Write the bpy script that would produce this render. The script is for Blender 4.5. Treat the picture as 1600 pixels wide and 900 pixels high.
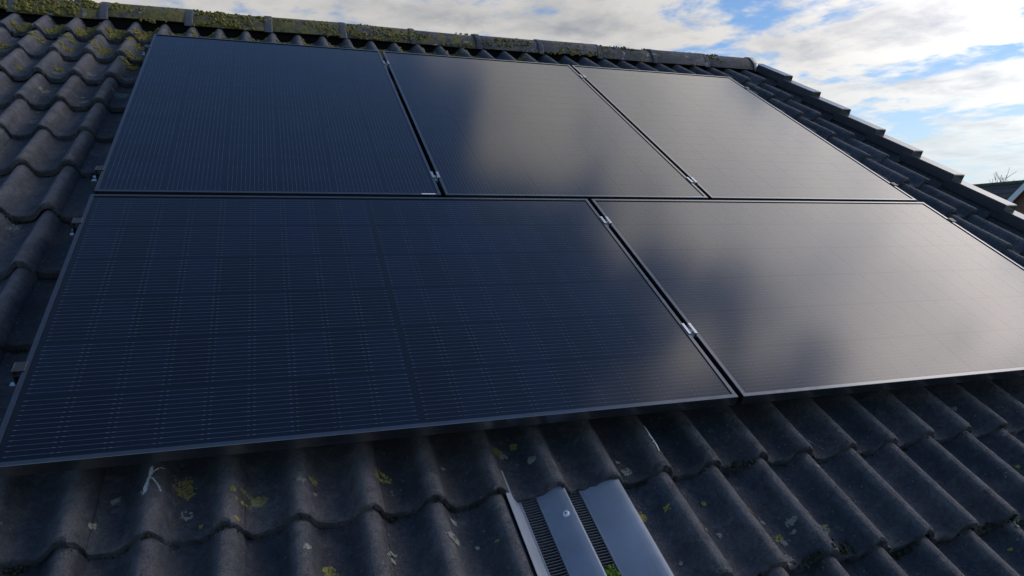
import bpy, bmesh, math, random
from mathutils import Matrix, Vector, noise as mnoise

for o in list(bpy.data.objects):
    bpy.data.objects.remove(o, do_unlink=True)
scene = bpy.context.scene
COL = scene.collection
rad = math.radians

# ------------------------------------------------------------------ camera
PITCH = rad(32.0)                       # pitch of the roof slope
CP, SP = math.cos(PITCH), math.sin(PITCH)
Z0 = 5.80                               # height of the array's lower edge
# roof frame: u along the ridge, v up the slope, n out of the slope (n = 0: top face of the panels)
ROOF = Matrix(((1, 0, 0, 0), (0, CP, -SP, 0), (0, SP, CP, Z0), (0, 0, 0, 1)))
FOCAL = 1105.8                          # focal length in pixels of the 1600 px wide photograph
RC = ((0.947363, -0.278837, 0.157335), (-0.031177, -0.569432, -0.821447), (0.318641, 0.773303, -0.548152))
TC = Vector((-1.01879, 0.34777, 1.36552))
RCM = Matrix(RC)
cam_roof = -(RCM.transposed() @ TC)
CAM = ROOF @ cam_roof
ax = ROOF.to_3x3() @ Vector(RC[0])
ay = -(ROOF.to_3x3() @ Vector(RC[1]))
az = -(ROOF.to_3x3() @ Vector(RC[2]))
cam_data = bpy.data.cameras.new('camera')
cam_data.sensor_width = 36.0
cam_data.lens = FOCAL / 1600 * 36.0
cam_data.clip_start = 0.05
cam_data.clip_end = 3000
cam = bpy.data.objects.new('camera', cam_data)
COL.objects.link(cam)
m3 = Matrix((ax, ay, az)).transposed().to_4x4()
m3.translation = CAM
cam.matrix_world = m3
scene.camera = cam


def pixel_dir(x, y):
    return (ROOF.to_3x3() @ (RCM.transposed() @ Vector(((x - 800) / FOCAL, (y - 450) / FOCAL, 1)))).normalized()


def pixel_at(x, y, dist):
    d = pixel_dir(x, y)
    return CAM + d * (dist / math.hypot(d.x, d.y))


# ------------------------------------------------------------------ node helper
class NT:
    def __init__(self, tree):
        self.t = tree; self.n = tree.nodes; self.l = tree.links

    def node(self, kind, **kw):
        nd = self.n.new(kind)
        for k, v in kw.items():
            setattr(nd, k, v)
        return nd

    def put(self, sock, val):
        if isinstance(val, bpy.types.NodeSocket):
            self.l.new(val, sock)
        elif isinstance(val, (int, float)) and hasattr(sock, 'default_value') and not hasattr(sock.default_value, '__len__'):
            sock.default_value = val
        else:
            if len(sock.default_value) == 4 and len(val) == 3:
                val = (*val, 1)
            sock.default_value = val

    def math(self, op, a, b=0.0, c=0.0, clamp=False):
        nd = self.node('ShaderNodeMath', operation=op, use_clamp=clamp)
        self.put(nd.inputs[0], a); self.put(nd.inputs[1], b); self.put(nd.inputs[2], c)
        return nd.outputs[0]

    def vmath(self, op, a, b=(0, 0, 0), scale=None):
        nd = self.node('ShaderNodeVectorMath', operation=op)
        self.put(nd.inputs[0], a); self.put(nd.inputs[1], b)
        if scale is not None:
            self.put(nd.inputs['Scale'], scale)
        return nd.outputs['Value'] if op in ('DOT_PRODUCT', 'LENGTH', 'DISTANCE') else nd.outputs[0]

    def step(self, x, lo, hi):          # smoothstep
        nd = self.node('ShaderNodeMapRange', interpolation_type='SMOOTHSTEP')
        self.put(nd.inputs[0], x); nd.inputs[1].default_value = lo; nd.inputs[2].default_value = hi
        return nd.outputs[0]

    def noise(self, vec, scale, detail=4, rough=0.55, dist=0.0, out=0):
        nd = self.node('ShaderNodeTexNoise')
        if vec is not None:
            self.put(nd.inputs['Vector'], vec)
        nd.inputs['Scale'].default_value = scale
        nd.inputs['Detail'].default_value = detail
        nd.inputs['Roughness'].default_value = rough
        nd.inputs['Distortion'].default_value = dist
        return nd.outputs[out]

    def mix(self, f, a, b, blend='MIX'):
        nd = self.node('ShaderNodeMix', data_type='RGBA', blend_type=blend)
        self.put(nd.inputs[0], f); self.put(nd.inputs[6], a); self.put(nd.inputs[7], b)
        return nd.outputs[2]

    def comb(self, x, y, z):
        nd = self.node('ShaderNodeCombineXYZ')
        self.put(nd.inputs[0], x); self.put(nd.inputs[1], y); self.put(nd.inputs[2], z)
        return nd.outputs[0]

    def sep(self, v):
        nd = self.node('ShaderNodeSeparateXYZ')
        self.put(nd.inputs[0], v)
        return nd.outputs


# ------------------------------------------------------------------ sky
SUN_AZ, SUN_EL = rad(97), rad(30)       # azimuth to the right of the roof's up-slope direction (+Y)
SUN = Vector((math.sin(SUN_AZ) * math.cos(SUN_EL), math.cos(SUN_AZ) * math.cos(SUN_EL), math.sin(SUN_EL)))
SKY_STRENGTH = 0.15
CSCALE = 1.9
world = bpy.data.worlds.new('World')
scene.world = world
world.use_nodes = True
w = NT(world.node_tree)
w.n.clear()
sky = w.node('ShaderNodeTexSky', sky_type='NISHITA')
sky.sun_disc = False
sky.sun_elevation = SUN_EL
sky.sun_rotation = SUN_AZ
sky.altitude = 20
sky.air_density = 1.0
sky.dust_density = 0.3
sky.ozone_density = 5.0
direction = w.node('ShaderNodeTexCoord').outputs['Generated']
sx, sy, sz = w.sep(direction)
zc = w.math('ADD', w.math('MAXIMUM', sz, 0.0), 0.10)
px_ = w.math('DIVIDE', sx, zc)
py_ = w.math('DIVIDE', sy, zc)
CLOUD_OFF = (55.062, 16.514, 0.0)
plane = w.vmath('ADD', w.comb(px_, py_, 0.0), CLOUD_OFF)
big = w.noise(plane, CSCALE, 7, 0.54, 0.25)
fine = w.noise(plane, CSCALE * 3.1, 6, 0.62, 0.2)
lit = w.noise(w.vmath('ADD', plane, (0.13, 0.02, 0.0)), CSCALE, 7, 0.54, 0.25)
front = w.math('ADD', px_, w.math('MULTIPLY', py_, 0.55))      # the cloud field thins out to the left and overhead
cover = w.math('SUBTRACT', w.math('MULTIPLY', w.step(front, 0.34, 0.94), 0.255), 0.19)
dens = w.math('ADD', w.math('ADD', big, w.math('MULTIPLY', w.math('SUBTRACT', fine, 0.5), 0.40)), cover)
mask = w.step(dens, 0.45, 0.59)
core = w.step(dens, 0.56, 0.84)
relief = w.math('MULTIPLY', w.math('SUBTRACT', big, lit), 2.6)
shade = w.math('ADD', w.math('SUBTRACT', 0.92, w.math('MULTIPLY', core, 0.78)), relief, clamp=True)
ccol = w.mix(shade, (2.7, 3.0, 3.6), (6.6, 6.45, 6.25))
sd = w.vmath('DOT_PRODUCT', direction, tuple(SUN))
glow = w.math('POWER', w.math('MAXIMUM', sd, 0.0), 5.0)
ccol = w.vmath('SCALE', ccol, scale=w.math('ADD', 0.62, w.math('MULTIPLY', glow, 4.0)))
ccol = w.mix(w.math('MULTIPLY', glow, 0.8), ccol, w.mix(1.0, ccol, (1.07, 0.965, 0.96), 'MULTIPLY'))
col = w.mix(mask, sky.outputs[0], ccol)
hz = w.math('SUBTRACT', 1.0, w.step(sz, 0.03, 0.27))
col = w.mix(w.math('MULTIPLY', hz, 0.8), col, (4.5, 5.3, 5.7))
bg = w.node('ShaderNodeBackground')
w.put(bg.inputs[0], col)
bg.inputs[1].default_value = SKY_STRENGTH
wo = w.node('ShaderNodeOutputWorld')
w.l.new(bg.outputs[0], wo.inputs[0])

# ------------------------------------------------------------------ sun behind thin cloud
sun_data = bpy.data.lights.new('sun', 'SUN')
sun_data.energy = 0.5
sun_data.angle = rad(14)
sun_data.color = (1.0, 0.965, 0.92)
sun = bpy.data.objects.new('sun', sun_data)
COL.objects.link(sun)
sun.rotation_euler = SUN.to_track_quat('Z', 'Y').to_euler()
sun.location = (6, 2, 14)

scene.view_settings.view_transform = 'Standard'
scene.view_settings.look = 'None'
scene.view_settings.exposure = 0.0
scene.view_settings.gamma = 1.0
scene.view_settings.use_curve_mapping = False
scene.render.engine = 'CYCLES'


# ------------------------------------------------------------------ materials
def material(name):
    m = bpy.data.materials.new(name)
    m.use_nodes = True
    t = NT(m.node_tree)
    return m, t, t.n['Principled BSDF']


def bump(t, p, height, strength, distance=0.002):
    b = t.node('ShaderNodeBump')
    b.inputs['Strength'].default_value = strength
    b.inputs['Distance'].default_value = distance
    t.put(b.inputs['Height'], height)
    t.l.new(b.outputs[0], p.inputs['Normal'])


def simple(name, col, rough=0.6, metal=0.0, var=0.25, scale=25.0, bstr=0.15, spec=0.5):
    m, t, p = material(name)
    pos = t.node('ShaderNodeNewGeometry').outputs['Position']
    n = t.noise(pos, scale, 5, 0.6)
    f = t.math('ADD', 1 - var, t.math('MULTIPLY', n, 2 * var))
    t.put(p.inputs['Base Color'], t.vmath('SCALE', col, scale=f))
    t.put(p.inputs['Roughness'], t.math('ADD', rough - 0.08, t.math('MULTIPLY', n, 0.16)))
    p.inputs['Metallic'].default_value = metal
    p.inputs['Specular IOR Level'].default_value = spec
    if bstr:
        bump(t, p, t.noise(pos, scale * 5, 4, 0.6), bstr, 0.002)
    return m


def tile_material(name, moss=False, worn=False):
    m, t, p = material(name)
    pos = t.node('ShaderNodeNewGeometry').outputs['Position']
    rnd = t.node('ShaderNodeObjectInfo').outputs['Random']
    tone = t.noise(pos, 5.0, 4, 0.6)
    grain = t.noise(pos, 210.0, 4, 0.8)
    blot = t.noise(pos, 22.0, 5, 0.65, 0.4)
    c = t.mix(t.step(tone, 0.35, 0.68), (0.050, 0.058, 0.072), (0.090, 0.084, 0.090))
    c = t.mix(t.math('MULTIPLY', t.step(blot, 0.50, 0.72), 0.55), c, (0.135, 0.135, 0.138))
    c = t.mix(t.math('MULTIPLY', t.step(blot, 0.50, 0.28), 0.5), c, (0.030, 0.036, 0.042))
    c = t.vmath('SCALE', c, scale=t.math('ADD', 0.82, t.math('MULTIPLY', rnd, 0.60)))
    c = t.vmath('SCALE', c, scale=t.math('ADD', 0.30, t.math('MULTIPLY', grain, 1.4)))
    rough_ = t.noise(pos, 75.0, 6, 0.78, 0.3)
    c = t.vmath('SCALE', c, scale=t.math('ADD', 0.10, t.math('MULTIPLY', rough_, 1.8)))
    film = t.math('MULTIPLY', t.step(t.noise(pos, 11.0, 7, 0.72, 1.2), 0.54, 0.70), t.step(rough_, 0.38, 0.62))
    c = t.mix(t.math('MULTIPLY', film, 0.65), c, (0.150, 0.158, 0.162))
    vs_ = t.node('ShaderNodeTexVoronoi', feature='F1')
    t.put(vs_.inputs['Vector'], pos)
    vs_.inputs['Scale'].default_value = 95.0
    sr, sg, sb_ = t.sep(vs_.outputs['Color'])
    speck = t.math('MULTIPLY', t.math('GREATER_THAN', sr, 0.86), t.math('LESS_THAN', vs_.outputs['Distance'], t.math('MULTIPLY', sg, 0.30)))
    c = t.mix(t.math('MULTIPLY', speck, 0.6), c, (0.26, 0.26, 0.245))
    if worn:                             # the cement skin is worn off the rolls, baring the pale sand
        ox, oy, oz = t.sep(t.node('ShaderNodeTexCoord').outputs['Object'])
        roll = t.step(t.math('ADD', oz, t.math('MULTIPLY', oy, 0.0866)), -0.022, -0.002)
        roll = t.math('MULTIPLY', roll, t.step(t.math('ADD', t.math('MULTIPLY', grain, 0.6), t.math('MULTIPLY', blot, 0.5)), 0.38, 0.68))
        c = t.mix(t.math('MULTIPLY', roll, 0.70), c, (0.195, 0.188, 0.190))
    # small crusts of lichen and bird-dirt specks
    v = t.node('ShaderNodeTexVoronoi', feature='F1')
    t.put(v.inputs['Vector'], t.vmath('ADD', pos, t.vmath('SCALE', t.noise(pos, 60, 2, 0.5, 0, 1), scale=0.02)))
    v.inputs['Scale'].default_value = 15.0
    r, g, b_ = t.sep(v.outputs['Color'])
    size = t.math('MULTIPLY', t.math('GREATER_THAN', r, 0.72), t.math('ADD', 0.05, t.math('MULTIPLY', g, 0.14)))
    spot = t.math('MULTIPLY', t.math('LESS_THAN', v.outputs['Distance'], size), t.step(t.noise(pos, 130, 3, 0.6), 0.40, 0.56))
    lc = t.mix(t.math('GREATER_THAN', b_, 0.62), (0.20, 0.20, 0.185), (0.17, 0.16, 0.05))
    c = t.mix(t.math('MULTIPLY', spot, 0.6), c, lc)
    if moss:
        x, y, z = t.sep(pos)
        left = t.math('SUBTRACT', 1.0, t.step(x, -0.2, 3.6))
        grow = t.math('ADD', t.noise(pos, 14.0, 7, 0.72, 0.8), t.math('MULTIPLY', left, 0.17))
        mc = t.mix(t.noise(pos, 34.0, 4, 0.6), (0.035, 0.045, 0.012), (0.27, 0.225, 0.075))
        c = t.mix(t.step(grow, 0.56, 0.66), c, mc)
        pale = t.step(t.noise(t.vmath('ADD', pos, (5, 5, 5)), 16.0, 5, 0.65), 0.60, 0.66)
        c = t.mix(t.math('MULTIPLY', pale, 0.85), c, (0.30, 0.32, 0.28))
    t.put(p.inputs['Base Color'], c)
    p.inputs['Roughness'].default_value = 0.72
    p.inputs['Specular IOR Level'].default_value = 0.35
    h = t.math('ADD', grain, t.math('ADD', t.math('MULTIPLY', blot, 1.6), t.math('MULTIPLY', spot, 1.0)))
    h = t.math('ADD', h, t.math('MULTIPLY', rough_, 2.2))
    bump(t, p, h, 1.0, 0.005)
    return m


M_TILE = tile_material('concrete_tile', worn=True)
M_TILE_FAR = tile_material('concrete_tile_field')
M_RIDGE = tile_material('mossy_ridge_tile', moss=True)
M_VERGE = simple('verge_plastic', (0.060, 0.064, 0.068), 0.20, 0, 0.35, 18, 0.06)
M_VERGE.node_tree.nodes['Principled BSDF'].inputs['IOR'].default_value = 1.75
M_BAND = simple('ridge_band_plastic', (0.075, 0.080, 0.092), 0.55, 0, 0.3, 30, 0.2)
M_FRAME = simple('black_anodised_aluminium', (0.155, 0.16, 0.172), 0.17, 0.9, 0.15, 30, 0.0)
M_ALU = simple('mill_aluminium', (0.62, 0.64, 0.66), 0.32, 1.0, 0.1, 40, 0.05)
M_GREYALU = simple('grey_anodised_aluminium', (0.07, 0.073, 0.08), 0.42, 0.6, 0.15, 40, 0.0)
M_STEEL = simple('stainless_steel', (0.66, 0.67, 0.69), 0.22, 1.0, 0.1, 40, 0.0)
M_STICKER = simple('white_sticker', (0.72, 0.73, 0.74), 0.5, 0, 0.05, 40, 0.0)
M_VENT = simple('grey_vent_plastic', (0.225, 0.255, 0.305), 0.46, 0, 0.35, 9, 0.15)
M_SLAT = simple('vent_slat_plastic', (0.11, 0.12, 0.135), 0.45, 0, 0.2, 60, 0.05)
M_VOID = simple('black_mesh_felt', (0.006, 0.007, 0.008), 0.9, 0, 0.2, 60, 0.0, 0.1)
M_SCREW = simple('pale_screw_cap', (0.62, 0.66, 0.72), 0.35, 0, 0.1, 60, 0.0)
M_MOSS = simple('moss', (0.165, 0.145, 0.042), 0.95, 0, 0.75, 32, 0.6, 0.1)
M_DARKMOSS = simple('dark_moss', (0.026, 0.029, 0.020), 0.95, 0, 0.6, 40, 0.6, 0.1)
M_LICHEN_Y = simple('yellow_lichen', (0.25, 0.225, 0.065), 0.95, 0, 0.7, 160, 0.6, 0.1)
M_LICHEN_G = simple('grey_lichen', (0.23, 0.235, 0.20), 0.95, 0, 0.6, 160, 0.6, 0.1)
M_DROP = simple('bird_dropping', (0.62, 0.64, 0.64), 0.8, 0, 0.5, 120, 0.4, 0.2)
M_DECK = simple('roofing_felt', (0.02, 0.02, 0.022), 0.9, 0, 0.2, 8, 0.1)
M_BRICK = simple('brown_brick', (0.20, 0.105, 0.070), 0.85, 0, 0.4, 14, 0.3)
M_WHITE = simple('white_board', (0.78, 0.79, 0.80), 0.45, 0, 0.06, 10, 0.0)
M_NROOF = simple('neighbour_tiles', (0.060, 0.060, 0.055), 0.85, 0, 0.5, 2.5, 0.3)
M_NRIDGE = simple('neighbour_moss_ridge', (0.075, 0.085, 0.045), 0.9, 0, 0.4, 5, 0.3)
M_GLASS = simple('dark_window_glass', (0.02, 0.025, 0.03), 0.08, 0, 0.1, 3, 0.0)
M_BARK = simple('bark', (0.10, 0.085, 0.075), 0.9, 0, 0.3, 12, 0.3)
M_GRASS = simple('grass', (0.055, 0.085, 0.030), 0.95, 0, 0.4, 0.6, 0.3, 0.1)
M_GUTTER = simple('black_gutter_plastic', (0.03, 0.03, 0.032), 0.35, 0, 0.15, 10, 0.0)


def glass_params(p):
    p.inputs['Roughness'].default_value = 0.125
    p.inputs['IOR'].default_value = 1.56


# cells: dark silicon under glass, fine silver wires with solder pads at both ends
M_CELL, t, p = material('solar_cell')
co = t.node('ShaderNodeTexCoord').outputs['Object']
rnd = t.node('ShaderNodeObjectInfo').outputs['Random']
x, y, z = t.sep(co)
NW = 12
SPAN = 0.1745
fr = t.math('ABSOLUTE', t.math('SUBTRACT', t.math('FRACT', t.math('ADD', t.math('MULTIPLY', y, NW / SPAN), 100.0)), 0.5))
# distance to the nearest wire centre, in metres
wd = t.math('MULTIPLY', fr, SPAN / NW)
axx = t.math('ABSOLUTE', x)
pad = t.math('MULTIPLY', t.math('GREATER_THAN', axx, 0.0375), t.math('LESS_THAN', axx, 0.0425))
wire = t.math('LESS_THAN', wd, t.math('ADD', 0.00042, t.math('MULTIPLY', pad, 0.0004)))
wire = t.math('MULTIPLY', wire, t.math('LESS_THAN', t.math('ABSOLUTE', y), SPAN / 2))
pos = t.node('ShaderNodeNewGeometry').outputs['Position']
base = t.mix(t.noise(pos, 3.0, 3, 0.5), (0.0012, 0.0028, 0.0100), (0.0020, 0.0044, 0.0150))
base = t.vmath('SCALE', base, scale=t.math('ADD', 0.45, t.math('MULTIPLY', rnd, 0.75)))
glint = t.math('ADD', 0.45, t.math('MULTIPLY', t.noise(pos, 18.0, 3, 0.7), 1.1))
wcol = t.mix(pad, (0.060, 0.070, 0.092), (0.085, 0.095, 0.115))
t.put(p.inputs['Base Color'], t.mix(wire, base, t.vmath('SCALE', wcol, scale=glint)))
glass_params(p)
M_LAMINATE, t, p = material('black_backsheet_under_glass')
pos = t.node('ShaderNodeNewGeometry').outputs['Position']
t.put(p.inputs['Base Color'], t.mix(t.noise(pos, 4.0, 3, 0.5), (0.0024, 0.0030, 0.0050), (0.0040, 0.0050, 0.0080)))
glass_params(p)


# ------------------------------------------------------------------ object helpers
WM = {}


def link(name, data, parent=None, M=None, mat=None):
    """Link an object with the world matrix M (identity by default) under a parent."""
    o = bpy.data.objects.new(name, data)
    COL.objects.link(o)
    M = Matrix.Identity(4) if M is None else M
    WM[o.name] = M
    if parent is not None:
        o.parent = parent
        o.matrix_basis = WM[parent.name].inverted() @ M
    else:
        o.matrix_basis = M
    if mat is not None and data is not None and len(data.materials) == 0:
        data.materials.append(mat)
    return o


def tag(o, label=None, cat=None, group=None, kind=None):
    for k, val in (('label', label), ('category', cat), ('group', group), ('kind', kind)):
        if val:
            o[k] = val
    return o


def thing(name, label, cat, M=None, group=None):
    return tag(link(name, None, None, M), label, cat, group)


def mesh(name, verts, faces, mat=None, smooth=False, sharp=None):
    me = bpy.data.meshes.new(name)
    me.from_pydata([tuple(v) for v in verts], [], faces)
    me.update()
    bm = bmesh.new(); bm.from_mesh(me)
    bmesh.ops.recalc_face_normals(bm, faces=bm.faces)
    bm.to_mesh(me); bm.free()
    if smooth:
        me.polygons.foreach_set('use_smooth', [True] * len(me.polygons))
        if sharp:
            me.set_sharp_from_angle(angle=rad(sharp))
    if mat:
        me.materials.append(mat)
    return me


class MB:
    def __init__(self):
        self.v = []; self.f = []

    def add(self, verts, faces):
        k = len(self.v)
        self.v += [tuple(q) for q in verts]
        self.f += [tuple(i + k for i in f) for f in faces]

    def box(self, a, b, M=None):
        (x0, y0, z0), (x1, y1, z1) = a, b
        vs = [Vector(q) for q in ((x0, y0, z0), (x1, y0, z0), (x1, y1, z0), (x0, y1, z0), (x0, y0, z1), (x1, y0, z1), (x1, y1, z1), (x0, y1, z1))]
        if M:
            vs = [M @ q for q in vs]
        self.add(vs, [(0, 3, 2, 1), (4, 5, 6, 7), (0, 1, 5, 4), (1, 2, 6, 5), (2, 3, 7, 6), (3, 0, 4, 7)])

    def extrude(self, poly, fn, a, b):
        """poly: 2D outline; fn(p, s) gives the 3D point at station s."""
        n = len(poly)
        self.add([fn(q, a) for q in poly] + [fn(q, b) for q in poly],
                 [tuple(range(n - 1, -1, -1)), tuple(range(n, 2 * n))] + [(i, (i + 1) % n, n + (i + 1) % n, n + i) for i in range(n)])

    def cyl(self, c, axis, r, h, seg=12, r2=None):
        c = Vector(c); axis = Vector(axis).normalized()
        q = axis.to_track_quat('Z', 'Y')
        r2 = r if r2 is None else r2
        vs = [c + q @ Vector((r * math.cos(2 * math.pi * i / seg), r * math.sin(2 * math.pi * i / seg), 0)) for i in range(seg)]
        vs += [c + q @ Vector((r2 * math.cos(2 * math.pi * i / seg), r2 * math.sin(2 * math.pi * i / seg), h)) for i in range(seg)]
        self.add(vs, [tuple(range(seg - 1, -1, -1)), tuple(range(seg, 2 * seg))] + [(i, (i + 1) % seg, seg + (i + 1) % seg, seg + i) for i in range(seg)])

    def build(self, name, mat, bevel=0.0, smooth=False, sharp=35, segs=1):
        me = mesh(name, self.v, self.f, mat)
        if bevel:
            bm = bmesh.new(); bm.from_mesh(me)
            ed = [e for e in bm.edges if len(e.link_faces) == 2 and e.calc_face_angle(0) > rad(30)]
            bmesh.ops.bevel(bm, geom=ed, offset=bevel, segments=segs, affect='EDGES', profile=0.5)
            bm.to_mesh(me); bm.free()
        if smooth:
            me.polygons.foreach_set('use_smooth', [True] * len(me.polygons))
            me.set_sharp_from_angle(angle=rad(sharp))
        return me


def rm(u, v, n=0.0, rot=0.0):
    return ROOF @ Matrix.Translation((u, v, n)) @ Matrix.Rotation(rot, 4, 'Z')


# ------------------------------------------------------------------ setting: ground
g = MB()
N = 24
g.v = [(-600 + 1200 * i / N, -600 + 1200 * j / N, 0.0) for j in range(N + 1) for i in range(N + 1)]
g.f = [(j * (N + 1) + i, j * (N + 1) + i + 1, (j + 1) * (N + 1) + i + 1, (j + 1) * (N + 1) + i) for j in range(N) for i in range(N)]
tag(link('ground', g.build('ground', M_GRASS)), kind='structure')

# ------------------------------------------------------------------ house, roof deck
RIDGE_Y, RIDGE_Z, RIDGE_R = 3.148, Z0 + 1.738, 0.132
EAVE_V = -1.45
X_LEFT, X_RIGHT = -5.2, 4.02
house = thing('house', 'house under the dark tiled roof that carries the solar panels', 'house', Matrix.Translation((-0.6, 3.1, 0)))
deck_poly = []
for vv, nn in ((EAVE_V, -0.19), (EAVE_V, -0.26)):
    deck_poly.append((vv * CP - nn * SP, Z0 + vv * SP + nn * CP))
(ey, ez), (ey2, ez2) = deck_poly
ay_ = RIDGE_Y
slope = SP / CP
top_z = ez + (ay_ - ey) * slope
b = MB()
b.extrude([(ey, ez), (ay_, top_z), (2 * ay_ - ey, ez), (2 * ay_ - ey, ez - 0.08), (ay_, top_z - 0.08), (ey, ez - 0.08)],
          lambda q, s: (s, q[0], q[1]), X_LEFT, X_RIGHT + 0.05)
roof = link('roof', b.build('roof', M_DECK), house)
tag(roof, 'roof of dark grey concrete pantiles with lichen and a mossy ridge')
b = MB()
wy = ey + 0.32
b.extrude([(wy, 0), (2 * ay_ - wy, 0), (2 * ay_ - wy, ez + (wy - ey) * slope - 0.10), (ay_, top_z - 0.10), (wy, ez + (wy - ey) * slope - 0.10)],
          lambda q, s: (s, q[0], q[1]), X_LEFT + 0.05, X_RIGHT - 0.02)
link('wall', b.build('wall', M_BRICK), house)
b = MB()
gp = [(0.055 * math.cos(a) - 0.07, 0.055 * math.sin(a)) for a in [math.pi + math.pi * i / 8 for i in range(9)]] + \
     [(0.051 * math.cos(a) - 0.07, 0.051 * math.sin(a)) for a in [2 * math.pi - math.pi * i / 8 for i in range(9)]]
b.extrude(gp, lambda q, s: (s, ey + q[0], ez - 0.02 + q[1]), X_LEFT, X_RIGHT + 0.1)
link('gutter', b.build('gutter', M_GUTTER, 0, True), house)

# ------------------------------------------------------------------ roof tiles
PER = 0.149                              # spacing of the rolls
AMP = 0.050
THICK = 0.029                            # step from one course to the next
CREST_N = -0.100
CREST0 = -0.017                          # first roll of tile column 0
EDGES = [-1.42, -1.09, -0.75, -0.415, -0.115, 0.23, 0.573, 0.916, 1.258, 1.600, 1.920, 2.240, 2.577, 2.900, 3.230]
KEYS = [(0, 1), (.010, .955), (.020, .78), (.028, .50), (.035, .25), (.043, .07), (.052, .005), (.066, 0.0), (.082, .03), (.096, .10), (.108, .25), (.118, .48), (.128, .75), (.138, .935), (.149, 1)]


def prof(x):
    x = x % PER
    for (a, fa), (b_, fb) in zip(KEYS, KEYS[1:]):
        if x <= b_:
            s = (x - a) / (b_ - a)
            return fa + (fb - fa) * s
    return 1.0


def course(v):
    k = 0
    for i, e in enumerate(EDGES):
        if v >= e:
            k = i
    return k


def surf(u, v):
    """n of the tile surface at (u, v)."""
    k = course(v)
    return CREST_N - AMP * (1 - prof(u - CREST0)) - THICK / 0.335 * (v - EDGES[k])


XS = sorted(set([round(-2 * PER + q[0] + j * PER, 5) for j in range(4) for q in KEYS[:-1]]))


def tile_mesh(name, x0, x1, length=0.42, seed=0, u_off=0.0):
    rng = random.Random(seed)
    xs = [x0] + [q for q in XS if x0 + 0.002 < q < x1 - 0.002] + [x1]
    jag = [rng.uniform(-0.0038, 0.0038) for _ in xs]
    chip = rng.randrange(len(xs)); 
    if seed % 3 == 0:
        jag[chip] += 0.006
    rows = []
    for (yy, dz) in ((0.0, -0.0245), (0.0, -0.0045), (0.0045, 0.0), (length * 0.5, 0.0), (length, 0.0), (length, -0.012)):
        r = []
        for i, q in enumerate(xs):
            side = -0.0025 if i in (0, len(xs) - 1) and dz == 0.0 else 0.0
            z = -AMP * (1 - prof(q)) + dz - THICK / 0.335 * yy + side + (rng.uniform(-.0016, .0016) if yy == 0.0 else 0)
            r.append((q, yy + (jag[i] if yy < 0.01 else 0), z))
        rows.append(r)
    n = len(xs)
    vs = [q for r in rows for q in r]
    fs = []
    for j in range(len(rows)):
        a, c = j * n, ((j + 1) % len(rows)) * n
        fs += [(a + i, a + i + 1, c + i + 1, c + i) for i in range(n - 1)]
    fs.append(tuple(j * n for j in range(len(rows))))
    fs.append(tuple(j * n + n - 1 for j in reversed(range(len(rows)))))
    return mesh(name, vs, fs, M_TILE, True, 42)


X0T, X1T = -0.1118, 0.1852
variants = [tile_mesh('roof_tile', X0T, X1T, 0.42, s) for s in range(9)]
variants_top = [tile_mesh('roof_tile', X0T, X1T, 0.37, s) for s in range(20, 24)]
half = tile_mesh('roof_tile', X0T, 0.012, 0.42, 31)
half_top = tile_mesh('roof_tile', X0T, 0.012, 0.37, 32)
rng = random.Random(5)
VENT_COL, VENT_ROW = 4, 3
for k, e in enumerate(EDGES):
    top = k == len(EDGES) - 1
    for j in range(-5, 15):
        if (j, k) == (VENT_COL, VENT_ROW):
            continue
        me = (half_top if top else half) if j == 14 else rng.choice(variants_top if top else variants)
        M = rm(CREST0 + j * 2 * PER, e + rng.uniform(-.006, .006), CREST_N + rng.uniform(-.0025, .0025), rng.uniform(-.007, .007))
        link('roof_tile', me, roof, M)
# the tiles far out of frame to the left, joined
far = MB()
for k, e in enumerate(EDGES):
    top = k == len(EDGES) - 1
    src = variants_top[0] if top else variants[k % 5]
    for j in range(-17, -5):
        M = rm(CREST0 + j * 2 * PER, e, CREST_N)
        far.add([M @ q.co for q in src.vertices], [tuple(q.vertices) for q in src.polygons])
fo = link('tile_field', far.build('tile_field', M_TILE_FAR, 0, True, 42), roof)
tag(fo, kind='stuff')

# ------------------------------------------------------------------ verge caps along the right gable
b = MB()
vp = [(0.0, 0.0), (0.084, 0.0), (0.084, -0.17), (0.079, -0.17), (0.079, -0.058), (0.0, -0.058)]
b.extrude(vp, lambda q, s: (q[0], s, q[1] - s * 0.030 / 0.33), 0.0, 0.385)
verge_me = b.build('verge_cap', M_VERGE, 0.004)
for k, e in enumerate(EDGES):
    M = rm(4.118 + rng.uniform(-.003, .003), e - 0.05 + rng.uniform(-.006, .006), -0.048, rng.uniform(-.006, .006))
    link('verge_cap', verge_me, roof, M)

# ------------------------------------------------------------------ ridge tiles
def half_round(x0, x1, r, th, a0=6, a1=174, seg=18, wob=0.0, seed=0):
    rg = random.Random(seed)
    m = MB()
    st = [x0, x0 + 0.006] + [x0 + (x1 - x0) * i / 4 for i in (1, 2, 3)] + [x1 - 0.006, x1]
    ring = []
    for s in st:
        edge = 0.004 if s in (x0, x1) else 0.0
        out = [(s, (r - edge + wob * rg.uniform(-1, 1)) * -math.cos(a), (r - edge) * math.sin(a)) for a in [rad(a0 + (a1 - a0) * i / seg) for i in range(seg + 1)]]
        inn = [(s, (r - th) * -math.cos(a), (r - th) * math.sin(a)) for a in [rad(a1 + (a0 - a1) * i / seg) for i in range(seg + 1)]]
        ring.append(out + inn)
    n = len(ring[0])
    vs = [q for r_ in ring for q in r_]
    fs = [(j * n + i, j * n + (i + 1) % n, (j + 1) * n + (i + 1) % n, (j + 1) * n + i) for j in range(len(st) - 1) for i in range(n)]
    h = n // 2
    for base in (0, (len(st) - 1) * n):
        for i in range(h - 1):
            fs.append((base + i, base + i + 1, base + n - 2 - i, base + n - 1 - i))
    m.add(vs, fs)
    return m


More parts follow.
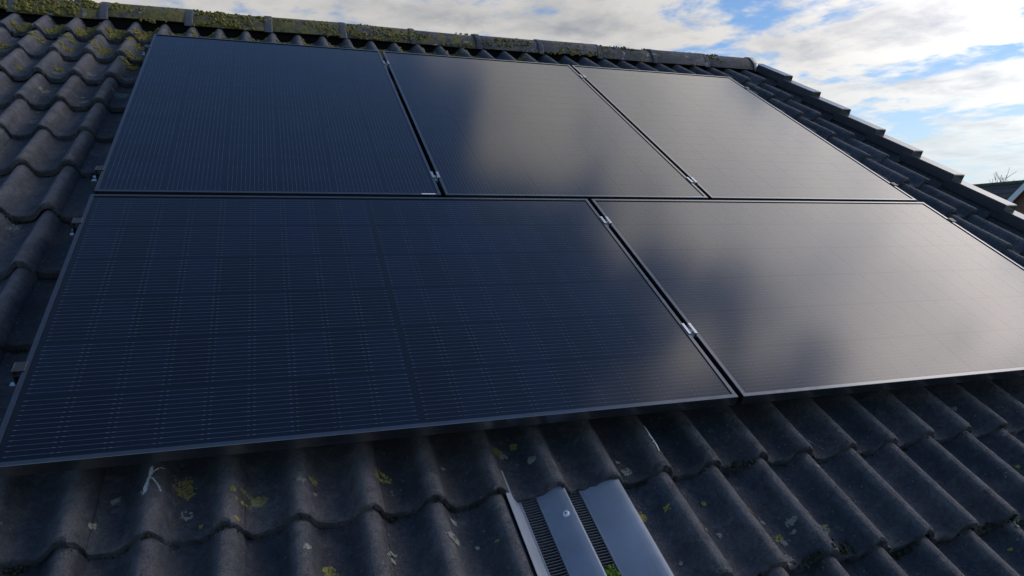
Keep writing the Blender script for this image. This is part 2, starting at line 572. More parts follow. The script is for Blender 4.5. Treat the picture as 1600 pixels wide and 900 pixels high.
RIDGE = Matrix.Translation((0, RIDGE_Y, RIDGE_Z))
ridge_me = [half_round(0.0, 0.440, RIDGE_R, 0.014, wob=0.0012, seed=s).build('ridge_tile', M_RIDGE, 0, True, 40) for s in range(3)]
band_me = half_round(-0.024, 0.024, RIDGE_R + 0.0055, 0.012, a0=2, a1=178).build('ridge_band', M_BAND, 0, True, 40)
band_me2 = half_round(-0.020, 0.020, RIDGE_R + 0.0045, 0.012, a0=2, a1=178).build('ridge_band', M_RIDGE, 0, True, 40)
RIDGE_JOINTS = [-0.33 + 0.444 * k for k in range(-11, 10)]
for i, x in enumerate(RIDGE_JOINTS):
    tilt = Matrix.Rotation(rng.uniform(-.010, .010), 4, 'Y') @ Matrix.Rotation(rng.uniform(-.06, .06), 4, 'X')
    if i < len(RIDGE_JOINTS) - 1:
        link('ridge_tile', ridge_me[i % 3], roof, RIDGE @ Matrix.Translation((x + 0.002, 0, rng.uniform(-.004, .004))) @ tilt)
    link('ridge_band', band_me if x < 1.2 else band_me2, roof, RIDGE @ Matrix.Translation((x, 0, 0.0005)))
# last ridge tile and its rounded end cap over the gable
link('ridge_tile', half_round(0, 0.436, RIDGE_R, 0.014, wob=0.001, seed=9).build('ridge_tile', M_RIDGE, 0, True, 40), roof,
     RIDGE @ Matrix.Translation((RIDGE_JOINTS[-1] + 0.002, 0, 0)))
cap = MB()
rings = [(0.0, 1.05), (0.035, 1.05), (0.055, 0.98), (0.066, 0.80), (0.070, 0.5), (0.070, 0.0)]
seg = 20
for s, k in rings:
    cap.v += [(s, -RIDGE_R * k * math.cos(math.pi * i / seg), RIDGE_R * k * math.sin(math.pi * i / seg)) for i in range(seg + 1)]
for j in range(len(rings) - 1):
    cap.f += [(j * (seg + 1) + i, j * (seg + 1) + i + 1, (j + 1) * (seg + 1) + i + 1, (j + 1) * (seg + 1) + i) for i in range(seg)]
cap.f.append(tuple(range(seg + 1)))
link('ridge_end_cap', cap.build('ridge_end_cap', M_VERGE, 0, True, 40), roof, RIDGE @ Matrix.Translation((RIDGE_JOINTS[-1] + 0.412, 0, 0.001)))
# dark filler strip between the ridge tile edge and the top course
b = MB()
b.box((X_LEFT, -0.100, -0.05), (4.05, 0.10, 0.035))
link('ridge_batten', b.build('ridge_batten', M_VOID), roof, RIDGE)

# ------------------------------------------------------------------ moss and lichen
ICO = bmesh.new()
bmesh.ops.create_icosphere(ICO, subdivisions=1, radius=1.0)
ICO_V = [q.co.copy() for q in ICO.verts]
ICO_F = [tuple(q.index for q in f.verts) for f in ICO.faces]
ICO.free()


def blob(mb, c, nrm, r, rg, flat=0.55):
    q = Vector(nrm).to_track_quat('Z', 'Y')
    s = (r * rg.uniform(.7, 1.3), r * rg.uniform(.7, 1.3), r * flat * rg.uniform(.7, 1.3))
    mb.add([Vector(c) + q @ Vector((p_.x * s[0] * rg.uniform(.75, 1.2), p_.y * s[1] * rg.uniform(.75, 1.2), p_.z * s[2])) for p_ in ICO_V], ICO_F)


ROOF_N = ROOF.to_3x3() @ Vector((0, 0, 1))


def cushion(mb, u, v, r, rg, count, size=0.008, spread=1.0):
    for _ in range(count):
        a, d = rg.uniform(0, 2 * math.pi), r * math.sqrt(rg.random())
        uu, vv = u + d * math.cos(a), v + d * math.sin(a) * spread
        sn = surf(uu, vv)
        blob(mb, ROOF @ Vector((uu, vv, sn + 0.001)), ROOF_N, size * rg.uniform(.5, 1.5), rg)


rg = random.Random(11)
mm = MB()
# along the ridge: thick to the left, thinning out to the right
for _ in range(4200):
    x = -2.2 + (rg.random() ** 1.4) * 6.0
    a = rad(rg.choice((rg.uniform(5, 55), rg.uniform(5, 30), rg.uniform(40, 130))))
    if mnoise.noise(Vector((x * 3.2, a * 2.0, 1.3))) < (-0.12 if x < 1.4 else 0.12):
        continue
    rr = RIDGE_R + 0.001
    nr = Vector((0, -math.cos(a), math.sin(a)))
    blob(mm, Vector((x, RIDGE_Y, RIDGE_Z)) + nr * rr, nr, rg.uniform(.003, .011) * (1.3 if x < 0.6 else 1.0), rg, 0.75)
# in the pans below the ridge
for k in range(-10, 26):
    pan = CREST0 + k * PER + 0.072
    dens_ = 1.0 if k < 6 else (0.75 if k < 12 else 0.4)
    for vv in (3.42, 3.33, 3.27):
        if rg.random() < dens_:
            cushion(mm, pan + rg.uniform(-.02, .02), vv, rg.uniform(.025, .05), rg, rg.randrange(35, 65), 0.010)
for (u, v, r, c) in ((-.272, 3.05, .045, 45), (-.13, 3.16, .035, 35), (-.12, 2.93, .04, 40), (-.124, 2.84, .03, 25), (-.42, 2.995, .025, 22), (-.27, 2.98, .03, 22), (-.56, 2.69, .02, 16),
                     (-.41, 2.716, .018, 14), (-.44, 3.15, .03, 26), (-.59, 3.15, .03, 26), (-.73, 3.0, .04, 30)):
    cushion(mm, u, v, r * 1.25, rg, int(c * 1.8), 0.007)
tag(link('moss', mm.build('moss', M_MOSS, 0, True, 80), roof), kind='stuff')
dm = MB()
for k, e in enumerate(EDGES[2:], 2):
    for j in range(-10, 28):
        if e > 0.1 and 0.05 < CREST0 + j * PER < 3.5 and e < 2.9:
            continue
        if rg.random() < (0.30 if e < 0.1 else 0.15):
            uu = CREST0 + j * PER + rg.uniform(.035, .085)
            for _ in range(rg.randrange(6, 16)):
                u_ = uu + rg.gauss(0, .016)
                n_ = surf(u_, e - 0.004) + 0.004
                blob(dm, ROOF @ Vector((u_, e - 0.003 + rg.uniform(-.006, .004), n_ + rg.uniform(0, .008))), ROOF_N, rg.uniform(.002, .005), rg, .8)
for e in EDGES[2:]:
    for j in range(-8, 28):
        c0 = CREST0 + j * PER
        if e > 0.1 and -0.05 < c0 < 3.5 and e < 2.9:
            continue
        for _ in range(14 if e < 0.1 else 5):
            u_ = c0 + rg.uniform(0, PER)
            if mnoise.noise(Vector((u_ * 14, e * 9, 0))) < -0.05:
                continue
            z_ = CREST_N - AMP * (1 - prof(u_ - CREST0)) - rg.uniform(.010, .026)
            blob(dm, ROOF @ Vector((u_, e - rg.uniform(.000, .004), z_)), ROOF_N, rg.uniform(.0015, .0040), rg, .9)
for (u, v, c) in ((1.83, -.40, 30), (2.0, -.418, 40), (1.73, -.415, 26), (2.29, -.41, 26), (2.12, -.12, 18), (1.70, -.11, 14)):
    for _ in range(c):
        u_ = u + rg.gauss(0, .02)
        blob(dm, ROOF @ Vector((u_, v + rg.gauss(0, .006), surf(u_, v) + rg.uniform(0, .008))), ROOF_N, rg.uniform(.0025, .006), rg, .7)
tag(link('dark_moss', dm.build('dark_moss', M_DARKMOSS, 0, True, 80), roof), kind='stuff')


LICHEN = [(0.462, -0.028, .024, 'y', .62), (0.496, -0.030, .014, 'y', 0), (0.488, -.036, .008, 'g', 0), (0.049, 0.010, .018, 'y', 0), (0.028, 0.030, .015, 'y', .5), (0.335, 0.040, .022, 'y', 0), (0.345, 0.020, .016, 'y', .5),
          (0.632, -0.228, .013, 'y', 0), (0.771, -0.006, .020, 'y', .4), (0.764, -0.225, .013, 'g', .6), (0.903, -0.211, .013, 'g', .4), (1.366, -0.206, .017, 'y', 0), (1.380, -0.212, .010, 'y', 0), (1.658, 0.036, .018, 'y', 0),
          (1.693, -0.336, .011, 'y', .35), (1.809, -0.226, .009, 'y', 0), (1.824, -0.222, .008, 'g', 0), (1.831, -0.331, .012, 'g', .3), (1.818, -0.269, .011, 'g', 0), (1.845, -0.325, .008, 'y', .4), (2.135, -0.330, .017, 'g', .45),
          (1.973, -0.398, .014, 'g', 0), (2.269, -0.308, .014, 'g', 0), (1.664, -0.398, .013, 'g', 0), (1.68, -.39, .008, 'g', 0), (0.614, 0.001, .009, 'y', 0), (0.348, -0.044, .012, 'g', .6), (1.071, 0.040, .014, 'y', 0), (1.085, 0.022, .009, 'g', 0),
          (1.389, -0.082, .012, 'g', .0), (1.642, -0.271, .007, 'y', 0), (1.987, -0.264, .008, 'g', 0), (-.564, 2.690, .026, 'y', 0), (-.422, 2.992, .028, 'y', 0), (-.405, 2.72, .024, 'g', 0), (-.407, 2.432, .028, 'g', 0),
          (-.234, 2.30, .016, 'g', 0), (-.265, 1.225, .022, 'g', .3), (-.311, 1.452, .022, 'g', .4), (-.53, 2.74, .022, 'g', 0), (-.395, 2.66, .026, 'g', 0), (-.26, 2.66, .022, 'g', 0), (-.11, 2.43, .034, 'g', 0), (-.10, 2.62, .028, 'g', 0),
          (-.105, 1.78, .02, 'g', 0), (-.25, 1.74, .02, 'g', .3), (-.39, 2.08, .026, 'g', .4), (1.12, .05, .01, 'y', 0), (2.44, -.2, .009, 'g', 0), (2.5, -.28, .008, 'g', 0), (.915, -.15, .007, 'g', 0), (.59, -.19, .006, 'g', 0),
          (.20, .02, .008, 'g', 0), (.17, -.05, .006, 'g', .5), (1.50, -.30, .009, 'g', 0), (1.76, -.03, .010, 'g', .5)]


def crumb(mb, u, v, size, rg, flat=0.35):
    """A tiny flattened grain lying on the tile surface (roof coordinates)."""
    n_ = 6
    c0 = surf(u, v)
    ph = rg.uniform(0, 1)
    ring_ = []
    for i in range(n_):
        a_ = 2 * math.pi * (i + ph) / n_
        r_ = size * rg.uniform(.6, 1.35)
        uu, vv = u + r_ * math.cos(a_), v + r_ * math.sin(a_)
        ring_.append((uu, vv, surf(uu, vv) + 0.0002))
    mb.add(ring_ + [(u + size * rg.uniform(-.3, .3), v, c0 + size * flat)], [(i, (i + 1) % n_, n_) for i in range(n_)])


lr = random.Random(21)
for _ in range(110):
    if lr.random() < .6:
        u, v = lr.uniform(0.0, 2.9), lr.uniform(-.5, .05)
        if 1.04 < u < 1.36 and v < -.1:
            continue
    else:
        u, v = lr.uniform(-.75, -.06), lr.uniform(1.2, 3.2)
    LICHEN.append((u, v, lr.choice((.003, .004, .004, .005, .006, .009)) * (1.5 if v > 1 else 1.0), lr.choice('ygggy'), lr.choice((0, 0, .4, .6))))
for (u, v, r, c, hole) in LICHEN:
    lb = MB()
    ph = rg.uniform(0, 50)
    for _ in range(int(40 + r * 7500)):
        a_ = rg.uniform(0, 2 * math.pi)
        edge = 1 + 0.55 * mnoise.noise(Vector((math.cos(a_) * 1.5 + ph, math.sin(a_) * 1.5, ph)))
        k_ = math.sqrt(rg.uniform(hole * hole, 1.0))
        if hole and mnoise.noise(Vector((math.cos(a_) + ph, math.sin(a_), 3.0))) < -0.22:
            continue
        if rg.random() < 0.05:
            k_ *= 1.35
        uu, vv = u + r * k_ * edge * math.cos(a_), v + r * k_ * edge * math.sin(a_)
        if mnoise.noise(Vector((uu * 210, vv * 210, ph))) < -0.18:
            continue
        crumb(lb, uu, vv, rg.uniform(.0010, .0030), rg)
    link('lichen_patch', lb.build('lichen_patch', M_LICHEN_Y if c == 'y' else M_LICHEN_G), roof, ROOF)

# ------------------------------------------------------------------ bird droppings
def streak(path, widths, label, density=1.0, extra=()):
    sb = MB()
    lines = [(path, widths)] + list(extra)
    for pth, wds in lines:
        for i in range(len(pth) - 1):
            (u0, v0), (u1, v1) = pth[i], pth[i + 1]
            wd_ = (wds[i] + wds[i + 1]) / 2
            ln = math.hypot(u1 - u0, v1 - v0)
            for _ in range(max(3, int(ln * wd_ * 1.6e6 * density))):
                k_ = rg.random()
                crumb(sb, u0 + (u1 - u0) * k_ + rg.gauss(0, wd_ * .45), v0 + (v1 - v0) * k_ + rg.gauss(0, wd_ * .35), rg.uniform(.0006, .0019), rg)
    o = link('bird_dropping', sb.build('bird_dropping', M_DROP), None, ROOF)
    return tag(o, label, 'bird dropping', 'bird droppings on the tiles')


def seg_path(pts, n=14):
    out = []
    for i in range(n):
        s = i / (n - 1) * (len(pts) - 1)
        k = min(int(s), len(pts) - 2); q = s - k
        out.append((pts[k][0] * (1 - q) + pts[k + 1][0] * q, pts[k][1] * (1 - q) + pts[k + 1][1] * q))
    return out


streak(seg_path([(.272, .070), (.271, .050), (.268, .03), (.265, .010), (.264, -.004)], 10), [.004, .005, .004, .003, .004, .005, .006, .007, .007, .004],
       'forked white bird dropping on a tile roll below the left front panel', .5,
       [(seg_path([(.300, .066), (.286, .062), (.272, .048)], 8), [.002] * 8), (seg_path([(.271, .042), (.280, .028), (.292, .010), (.298, -.006)], 10), [.0012] * 10)])
streak(seg_path([(1.489, .040), (1.488, .020), (1.490, -.01), (1.487, -.035), (1.480, -.062)]), [.001, .002, .003, .0045, .006, .007, .008, .008, .007, .006, .004, .003, .0015, .001],
       'long white bird streak on the roll above the grey roof vent')
streak(seg_path([(2.012, -.050), (2.018, -.058), (2.024, -.066)], 5), [.003, .006, .008, .006, .003],
       'round pale bird dropping with splashes on the tiles below the right front panel', .6,
       [(seg_path([(1.99, -.045), (2.0, -.07), (2.01, -.095)], 6), [.0012] * 6), (seg_path([(2.03, -.045), (2.07, -.04)], 5), [.0012] * 5)])

# ------------------------------------------------------------------ grey plastic roof vent tile
VM = rm(CREST0 + VENT_COL * 2 * PER, EDGES[VENT_ROW], CREST_N + 0.002)
vent = thing('roof_vent', 'grey plastic roof vent tile with two slatted grilles among the dark tiles', 'roof vent', VM)
VL, VT = 0.385, THICK / 0.335


def strip(mb, pts, y0, y1, th=0.004):
    poly = list(pts) + [(x_, z_ - th) for x_, z_ in reversed(pts)]
    n = len(poly)
    mb.add([(x_, y0, z_ - VT * y0) for x_, z_ in poly] + [(x_, y1, z_ - VT * y1) for x_, z_ in poly],
           [(i, (i + 1) % n, n + (i + 1) % n, n + i) for i in range(n)] +
           [(i, n - 1 - i, n - 2 - i, i + 1) for i in range(n // 2 - 1)] + [(n + i, n + i + 1, 2 * n - 2 - i, 2 * n - 1 - i) for i in range(n // 2 - 1)])


b = MB()
left_f = [(-.128, -.004), (-.118, -.010), (-.110, -.0195), (-.100, -.033), (-.094, -.0385), (-.088, -.040)]
mid_f = [(-.046, -.0345), (-.036, -.0285), (-.020, -.0175), (-.004, -.007), (.006, -.0025), (.014, -.0008), (.019, -.0030), (.0225, -.009), (.025, -.022), (.028, -.037), (.031, -.0395)]
right_f = [(.071, -.0375), (.082, -.032), (.100, -.0225), (.120, -.0125), (.138, -.0045), (.150, -.0008), (.160, 0.0), (.167, -.003), (.172, -.011), (.177, -.024), (.183, -.030)]
for s in (left_f, mid_f, right_f):
    strip(b, s, 0.0, VL)
for (y0, y1) in ((0.0, 0.028), (0.318, VL)):
    strip(b, [(-.0884, -.0403), (-.070, -.0405), (-.0456, -.0348)], y0, y1)
    strip(b, [(.0306, -.0398), (.050, -.0405), (.0714, -.0378)], y0, y1)
# raised rims round the grilles
for s in ([(-.0895, -.0385), (-.0865, -.0385)], [(-.047, -.0325), (-.044, -.0312)], [(.0695, -.0360), (.0725, -.0350)]):
    strip(b, s, 0.028, 0.318, 0.006)
body = link('vent_body', b.build('vent_body', M_VENT, 0, True, 28), vent, VM)
b = MB()
for (x0, x1) in ((-.090, -.044), (.029, .073)):
    strip(b, [(x0, -.0520), (x1, -.0520)], 0.01, 0.335, .004)
link('insect_mesh', b.build('insect_mesh', M_VOID), vent, VM)
for gx0, gx1, gz0, gz1 in ((-.0868, -.0472, -.0405, -.0345), (.0312, .0700, -.0405, -.0380)):
    sb = MB()
    zz = lambda x_: gz0 + (gz1 - gz0) * max(0, (x_ - gx0) / (gx1 - gx0)) ** 1.6
    prf = [gx0 + (gx1 - gx0) * i / 4 for i in range(5)]
    for i in range(4):
        xa, xb = prf[i], prf[i + 1]
        sb.add([(xa, 0, zz(xa) - .006), (xb, 0, zz(xb) - .006), (xb, .0014, zz(xb) - .006), (xa, .0014, zz(xa) - .006),
                (xa, 0, zz(xa)), (xb, 0, zz(xb)), (xb, .0014, zz(xb)), (xa, .0014, zz(xa))],
               [(0, 3, 2, 1), (4, 5, 6, 7), (0, 1, 5, 4), (2, 3, 7, 6)])
    sme = sb.build('slat', M_SLAT)
    yy = 0.034
    while yy < 0.312:
        link('slat', sme, vent, VM @ Matrix.Translation((0, yy, -VT * yy)))
        yy += 0.0078
b = MB()
b.cyl((0, 0, 0), (0, 0, 1), .0085, .0025, 20)
b.cyl((0, 0, .0025), (0, 0, 1), .0085, .0025, 20, .0055)
SN = VM @ Matrix.Translation((-.004, .215, -.0085 - VT * .215)) @ Matrix.Rotation(rad(-30), 4, 'Y')
screw = link('screw_cap', b.build('screw_cap', M_SCREW, 0, True), vent, SN)
b = MB()
b.cyl((0, 0, .0049), (0, 0, 1), .0022, .0006, 6)
link('screw_socket', b.build('screw_socket', M_VOID), screw, SN)
b = MB()
for _ in range(60):
    x_, y_ = rg.gauss(.049, .009), .058 + rg.gauss(0, .009)
    blob(b, VM @ Vector((x_, y_, -.038 - VT * y_ + rg.uniform(-.004, .003))), ROOF_N, rg.uniform(.003, .0065), rg, .8)
M_GREEN = simple('bright_green_moss', (0.075, 0.13, 0.018), 0.95, 0, 0.6, 80, 0.5, 0.1)
mo = tag(link('moss_tuft', b.build('moss_tuft', M_GREEN, 0, True, 80), vent), 'bright green moss growing in the right grille', kind='stuff')

# ------------------------------------------------------------------ solar panels
PL, PW, GAP, ROWGAP = 1.722, 1.134, 0.0175, 0.0213
FR, DEPTH = 0.0115, 0.030


def rail_mesh(length, name='frame_rail'):
    m = MB()
    pr = [(0, 0), (FR, 0), (FR, -.0022), (.0022, -.0075), (.0022, -DEPTH + .002), (.028, -DEPTH + .002), (.028, -DEPTH), (0, -DEPTH)]
    pr = [(0.0006, 0), (FR, 0), (FR, -.0060), (.0022, -.0090), (.0022, -DEPTH + .002), (.026, -DEPTH + .002), (.026, -DEPTH), (0, -DEPTH), (0, -.0006)]
    m.extrude(pr, lambda q, s: (s, q[0], q[1]), 0, length)
    return m.build(name, M_FRAME)


long_rail = rail_mesh(PL)
short_rail = rail_mesh(PW - 2 * FR - 0.0006)
cm = MB()
CW, CH = 0.0912, 0.1822
ch = 0.006
cm.add([(-CW / 2, -CH / 2, 0), (CW / 2, -CH / 2, 0), (CW / 2, CH / 2 - ch, 0), (CW / 2 - ch, CH / 2, 0), (-CW / 2 + ch, CH / 2, 0), (-CW / 2, CH / 2 - ch, 0)] +
       [(-CW / 2, -CH / 2, -.0006), (CW / 2, -CH / 2, -.0006), (CW / 2, CH / 2 - ch, -.0006), (CW / 2 - ch, CH / 2, -.0006), (-CW / 2 + ch, CH / 2, -.0006), (-CW / 2, CH / 2 - ch, -.0006)],
       [(0, 1, 2, 3, 4, 5), (11, 10, 9, 8, 7, 6)] + [(i, 6 + i, 6 + (i + 1) % 6, (i + 1) % 6) for i in range(6)])
cell_me = cm.build('solar_cell', M_CELL)
lm = MB()
lm.box((FR * .4, FR * .4, -.0068), (PL - FR * .4, PW - FR * .4, -.00312))
lam_me = lm.build('laminate', M_LAMINATE)


def panel(M, label, sticker=None):
    t_ = thing('solar_panel', label, 'solar panel', M, 'black solar panels on the roof')
    link('laminate', lam_me, t_, M)
    link('frame_rail', long_rail, t_, M)
    link('frame_rail', long_rail, t_, M @ Matrix.Translation((PL, PW, 0)) @ Matrix.Rotation(math.pi, 4, 'Z'))
    link('frame_rail', short_rail, t_, M @ Matrix.Translation((PL, FR + .0003, 0)) @ Matrix.Rotation(math.pi / 2, 4, 'Z'))
    link('frame_rail', short_rail, t_, M @ Matrix.Translation((0, PW - FR - .0003, 0)) @ Matrix.Rotation(-math.pi / 2, 4, 'Z'))
    px0 = (PL - 18 * 0.0925 - 0.014) / 2
    for i in range(18):
        cx = px0 + 0.0925 * (i + .5) + (0.014 if i >= 9 else 0)
        for j in range(6):
            cy = PW / 2 + (j - 2.5) * 0.1840
            link('solar_cell', cell_me, t_, M @ Matrix.Translation((cx, cy, -.0030)) @ (Matrix.Rotation(math.pi, 4, 'Z') if i >= 9 else Matrix.Identity(4)))
    if sticker:
        s = MB()
        s.box((0, 0, 0), (sticker[2] - sticker[0], .0065, .0004))
        link('serial_sticker', s.build('serial_sticker', M_STICKER), t_, rm(sticker[0], sticker[1], 0.0002))
    return t_


ROW2 = PW + ROWGAP


def portrait(u):
    return rm(u + PW, ROW2, 0, math.pi / 2)


S0 = 0.0053
panel(rm(0, 0), 'front left solar panel lying lengthwise, its wires and cells plainly seen')
panel(rm(PL + GAP, 0), 'front right solar panel lying lengthwise, mirroring bright cloud')
panel(portrait(S0), 'upright solar panel at the left of the back row, deep blue', (1.066, ROW2 + .002, 1.118))
panel(portrait(S0 + PW + GAP), 'upright solar panel in the middle of the back row', (2.217, ROW2 + .002, 2.270))
panel(portrait(S0 + 2 * (PW + GAP)), 'upright solar panel at the right of the back row, palest of all')

# ------------------------------------------------------------------ mounting rails, clamps, roof hooks
rp = [(-.02, -.037), (-.007, -.037), (-.007, -.049), (.007, -.049), (.007, -.037), (.02, -.037), (.02, -.077), (-.02, -.077)]


def mid_clamp():
    m = MB()
    w_ = GAP / 2
    prof_ = [(-w_ - .007, 0.0005), (-w_ - .007, .0032), (-w_ + .002, .0032), (-w_ + .004, -.012), (w_ - .004, -.012), (w_ - .002, .0032), (w_ + .007, .0032), (w_ + .007, .0005), (w_ - .0005, .0005), (w_ - .0025, -.0145), (-w_ + .0025, -.0145), (-w_ + .0005, .0005)]
    n = len(prof_)
    m.add([(x_, -.025, z_) for x_, z_ in prof_] + [(x_, .025, z_) for x_, z_ in prof_],
          [(i, (i + 1) % n, n + (i + 1) % n, n + i) for i in range(n)] +
          [(0, 1, 2, 11), (2, 3, 10, 11), (3, 4, 9, 10), (4, 5, 8, 9), (5, 6, 7, 8)] + [(12, 23, 14, 13), (14, 23, 22, 15), (15, 22, 21, 16), (16, 21, 20, 17), (17, 20, 19, 18)])
    return m.build('mid_clamp', M_ALU)


def end_clamp():
    m = MB()
    m.box((-.020, -.016, -.037), (-.0172, .016, .0026))
    m.box((-.0171, -.016, .0006), (.0065, .016, .0026))
    m.box((-.0171, -.016, -.037), (-.002, .016, -.0345))
    m.box((-.0171, -.016, -.014), (-.004, .016, -.0115))
    return m.build('end_clamp', M_ALU, 0.0006)


bolt = MB()
bolt.cyl((0, 0, -.0119), (0, 0, 1), .0048, .006, 6)
bolt.cyl((0, 0, -.045), (0, 0, 1), .003, .033, 8)
bolt_me = bolt.build('bolt', M_STEEL)
mid_me, end_me = mid_clamp(), end_clamp()
end_me.materials[0] = M_GREYALU
hook = MB()
hook.box((-.015, -.003, -.079), (.015, .003, -.037))
hook.box((-.015, -.075, -.085), (.015, .003, -.0792))
hook_me = hook.build('roof_hook', M_STEEL, 0.0008)
U_END = 2 * PL + GAP
U_END_TOP = S0 + 3 * PW + 2 * GAP
RAILS = [(0.298, U_END, [PL + GAP / 2], 'lowest aluminium mounting rail, under the front edge of the panels'),
         (0.962, U_END, [PL + GAP / 2], 'aluminium mounting rail under the upper half of the two front panels'),
         (1.318, U_END_TOP, [S0 + PW + GAP / 2, S0 + 2 * PW + 1.5 * GAP], 'aluminium mounting rail under the lower half of the back row'),
         (2.668, U_END_TOP, [S0 + PW + GAP / 2, S0 + 2 * PW + 1.5 * GAP], 'highest aluminium mounting rail, nearest the ridge')]
for (v, ue, mids, label) in RAILS:
    M = rm(-0.030, v)
    r_ = thing('mounting_rail', label, 'mounting rail', M, 'mounting rails under the panels')
    m = MB()
    m.extrude(rp, lambda q, s: (s, q[0], q[1]), 0, ue + 0.06)
    link('rail_profile', m.build('rail_profile', M_ALU), r_, M)
    for u in mids:
        c = link('mid_clamp', mid_me, r_, rm(u, v))
        link('bolt', bolt_me, c, rm(u, v, 0.0))
    ul = 0.0 if ue == U_END else S0
    for u, rot in ((ul - .0006, 0), (ue + .0006, math.pi)):
        Mc = rm(u, v, 0, rot)
        c = link('end_clamp', end_me, r_, Mc)
        link('bolt', bolt_me, c, Mc @ Matrix.Translation((-.010, 0, .0010)))
    for k in (1, 5, 9, 13, 17, 21, 23):
        u = CREST0 + k * PER + 0.066
        link('roof_hook', hook_me, r_, rm(u, v - 0.024))

# ------------------------------------------------------------------ neighbouring house, far right
NH = 2.25                                # height of its ridge above the camera


def on_height(x, y, h):
    d = pixel_dir(x, y)
    s = h / d.z
    return CAM + d * s


ra, rb = on_height(1524, 290.5, NH), on_height(1600, 284.0, NH)
along = Vector((rb.x - ra.x, rb.y - ra.y, 0)).normalized()
side = Vector((along.y, -along.x, 0))
if (CAM - ra).dot(side) < 0:
    side = -side
mid_n = (ra + rb) / 2
print('neighbour', ra, rb, 'dist', (mid_n - CAM).length, 'height', ra.z)
NB = Matrix.Translation((mid_n.x, mid_n.y, 0)) @ Matrix((along, side, Vector((0, 0, 1)))).transposed().to_4x4()
nb = thing('neighbouring_house', 'neighbouring brick house with mossy dark roof beyond the right gable', 'house', NB)
ridge_h = ra.z
X0N, X1N, HALF, TANP = -4.2, 7.0, 4.0, 0.75
eav = ridge_h - HALF * TANP
m = MB()
m.extrude([(-HALF + .3, 0), (HALF - .3, 0), (HALF - .3, eav + .05), (0, ridge_h - .35), (-HALF + .3, eav + .05)], lambda q, s: (s, q[0], q[1]), X0N + .2, X1N - .2)
link('wall', m.build('wall', M_BRICK), nb, NB)
m = MB()
ncourse = 14
for sd_ in (1, -1):
    for k in range(ncourse):
        y0, y1 = HALF * (1 - k / ncourse), HALF * (1 - (k + 1.15) / ncourse)
        y1 = max(y1, 0)
        z0, z1 = ridge_h - y0 * TANP + .03, ridge_h - y1 * TANP
        m.add([(X0N, sd_ * y0, z0), (X1N, sd_ * y0, z0), (X1N, sd_ * y1, z1), (X0N, sd_ * y1, z1), (X0N, sd_ * y0, z0 - .05), (X1N, sd_ * y0, z0 - .05), (X1N, sd_ * y1, z1 - .03), (X0N, sd_ * y1, z1 - .03)],
              [(0, 1, 2, 3), (4, 7, 6, 5), (0, 4, 5, 1), (1, 5, 6, 2), (2, 6, 7, 3), (3, 7, 4, 0)])
nroof = link('roof', m.build('roof', M_NROOF), nb, NB)
m = MB()
k = 0
xx = X0N
while xx < X1N - .1:
    m2 = half_round(0, .44, .13, .02, 0, 180, 8)
    link('ridge_tile', m2.build('ridge_tile', M_NRIDGE, 0, True), nroof, NB @ Matrix.Translation((xx, 0, ridge_h - .06)))
    xx += .45
# front gable wing with white bargeboards
NBI = NB.inverted()
gd = 4.6                                 # the gable's plane, in front of the ridge


def on_gable(x, y):
    d = NBI.to_3x3() @ pixel_dir(x, y)
    c0 = NBI @ CAM
    s = (gd - c0.y) / d.y
    return c0 + d * s


f0, f1 = on_gable(1580, 318), on_gable(1600, 298)
sl = (f1.z - f0.z) / (f1.x - f0.x)
print('gable', f0, f1, 'slope', sl)
sl = max(.7, min(abs(sl), 1.3)) * (1 if sl > 0 else -1)
GW = 1.5
apx = f0.x + math.copysign(GW * .78, sl); apz = f0.z + abs(sl) * GW * .78
m = MB()
tri = [(apx - GW, 0), (apx + GW, 0), (apx + GW, apz - abs(sl) * GW), (apx, apz), (apx - GW, apz - abs(sl) * GW)]
m.extrude(tri, lambda q, s: (q[0], s, q[1]), 0.5, gd)
link('gable_wall', m.build('gable_wall', M_BRICK), nb, NB)
m = MB()
for s_ in (-1, 1):
    e0, e1 = (apx + s_ * (GW + .25), apz - abs(sl) * (GW + .25)), (apx, apz)
    m.add([(e0[0], gd + .2, e0[1] + .16), (e1[0], gd + .2, e1[1] + .16), (e1[0], 0.2, e1[1] + .16), (e0[0], 0.2, e0[1] + .16),
           (e0[0], gd + .2, e0[1] + .04), (e1[0], gd + .2, e1[1] + .04), (e1[0], 0.2, e1[1] + .04), (e0[0], 0.2, e0[1] + .04)],
          [(0, 1, 2, 3), (4, 7, 6, 5), (0, 4, 5, 1), (1, 5, 6, 2), (2, 6, 7, 3), (3, 7, 4, 0)])
link('gable_roof', m.build('gable_roof', M_NROOF), nb, NB)
for s_ in (-1, 1):
    m = MB()
    e0, e1 = (apx + s_ * (GW + .25), apz - abs(sl) * (GW + .25)), (apx, apz)
    m.add([(e0[0], gd + .20, e0[1] + .10), (e1[0], gd + .20, e1[1] + .10), (e1[0], gd + .24, e1[1] + .10), (e0[0], gd + .24, e0[1] + .10),
           (e0[0], gd + .20, e0[1] - .12), (e1[0], gd + .20, e1[1] - .12), (e1[0], gd + .24, e1[1] - .12), (e0[0], gd + .24, e0[1] - .12)],
          [(0, 1, 2, 3), (4, 7, 6, 5), (0, 4, 5, 1), (1, 5, 6, 2), (2, 6, 7, 3), (3, 7, 4, 0)])
    link('bargeboard', m.build('bargeboard', M_WHITE), nb, NB)
wz = eav - 1.6
m = MB(); m.box((apx - .6, gd - .05, wz), (apx + .6, gd + .03, wz + 1.2))
nw = link('window', m.build('window', M_WHITE), nb, NB)
m = MB()
m.box((apx - .54, gd, wz + .06), (apx - .03, gd + .04, wz + 1.14)); m.box((apx + .03, gd, wz + .06), (apx + .54, gd + .04, wz + 1.14))
link('pane', m.build('pane', M_GLASS), nw, NB)

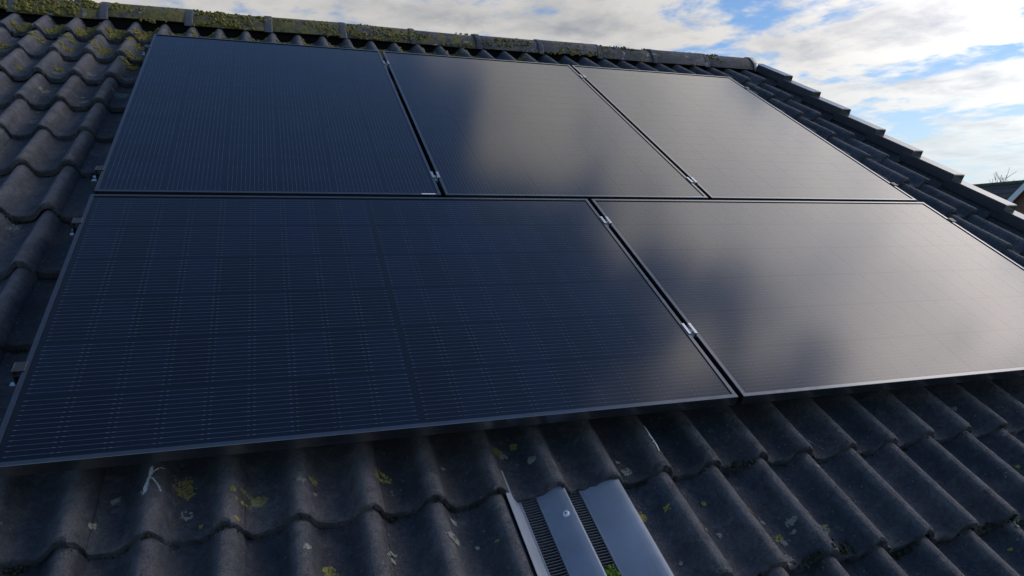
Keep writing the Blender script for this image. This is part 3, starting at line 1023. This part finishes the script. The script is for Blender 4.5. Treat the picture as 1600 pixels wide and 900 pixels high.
# ------------------------------------------------------------------ bare tree behind the neighbouring house
tp = pixel_at(1596, 300, (mid_n - CAM).length + 16)
top = pixel_at(1586, 261, (mid_n - CAM).length + 16)
TM = Matrix.Translation((tp.x, tp.y, 0))
tree = thing('bare_tree', 'leafless winter tree showing fine twigs above the neighbouring roof', 'tree', TM)
tr = random.Random(4)
trunk, crown = MB(), MB()


def tube(mb, a, c, r0, r1, seg_=4):
    d = (c - a).normalized()
    q = d.to_track_quat('Z', 'Y')
    k0 = len(mb.v)
    for (p_, r) in ((a, r0), (c, r1)):
        mb.v += [tuple(p_ + q @ Vector((r * math.cos(2 * math.pi * i / seg_), r * math.sin(2 * math.pi * i / seg_), 0))) for i in range(seg_)]
    mb.f += [(k0 + i, k0 + (i + 1) % seg_, k0 + seg_ + (i + 1) % seg_, k0 + seg_ + i) for i in range(seg_)]


def grow(a, d, ln, r, lvl):
    c = a
    r = max(r, .013)
    for s in range(2):
        d = (d + Vector((tr.gauss(0, .09), tr.gauss(0, .09), tr.uniform(0, .10)))).normalized()
        nx = c + d * ln / 2
        tube(trunk if lvl == 0 else crown, c, nx, r, r * .8, 8 if lvl == 0 else 4)
        r *= .8
        c = nx
        if lvl < 6 and s == 0 and lvl > 0:
            branch(c, d, ln, r, lvl)
    if lvl < 6:
        for _ in range(3 if lvl < 2 else 2):
            branch(c, d, ln, r, lvl)


def branch(c, d, ln, r, lvl):
    ang = tr.uniform(.35, .75)
    axis = Vector((tr.gauss(0, 1), tr.gauss(0, 1), tr.gauss(0, .4))).normalized()
    nd = (Matrix.Rotation(ang, 3, axis) @ d + Vector((0, 0, .12))).normalized()
    grow(c, nd, ln * tr.uniform(.62, .82), r * .68, lvl + 1)


grow(Vector((0, 0, 0)), Vector((0, 0, 1)), 3.2, .19, 0)
hmax = max(q[2] for q in crown.v)
sc = top.z / hmax
print('tree height', top.z, 'scale', sc)
for mb in (trunk, crown):
    mb.v = [(q[0] * sc, q[1] * sc, q[2] * sc) for q in mb.v]
link('trunk', trunk.build('trunk', M_BARK, 0, True), tree, TM)
link('crown', crown.build('crown', M_BARK), tree, TM)
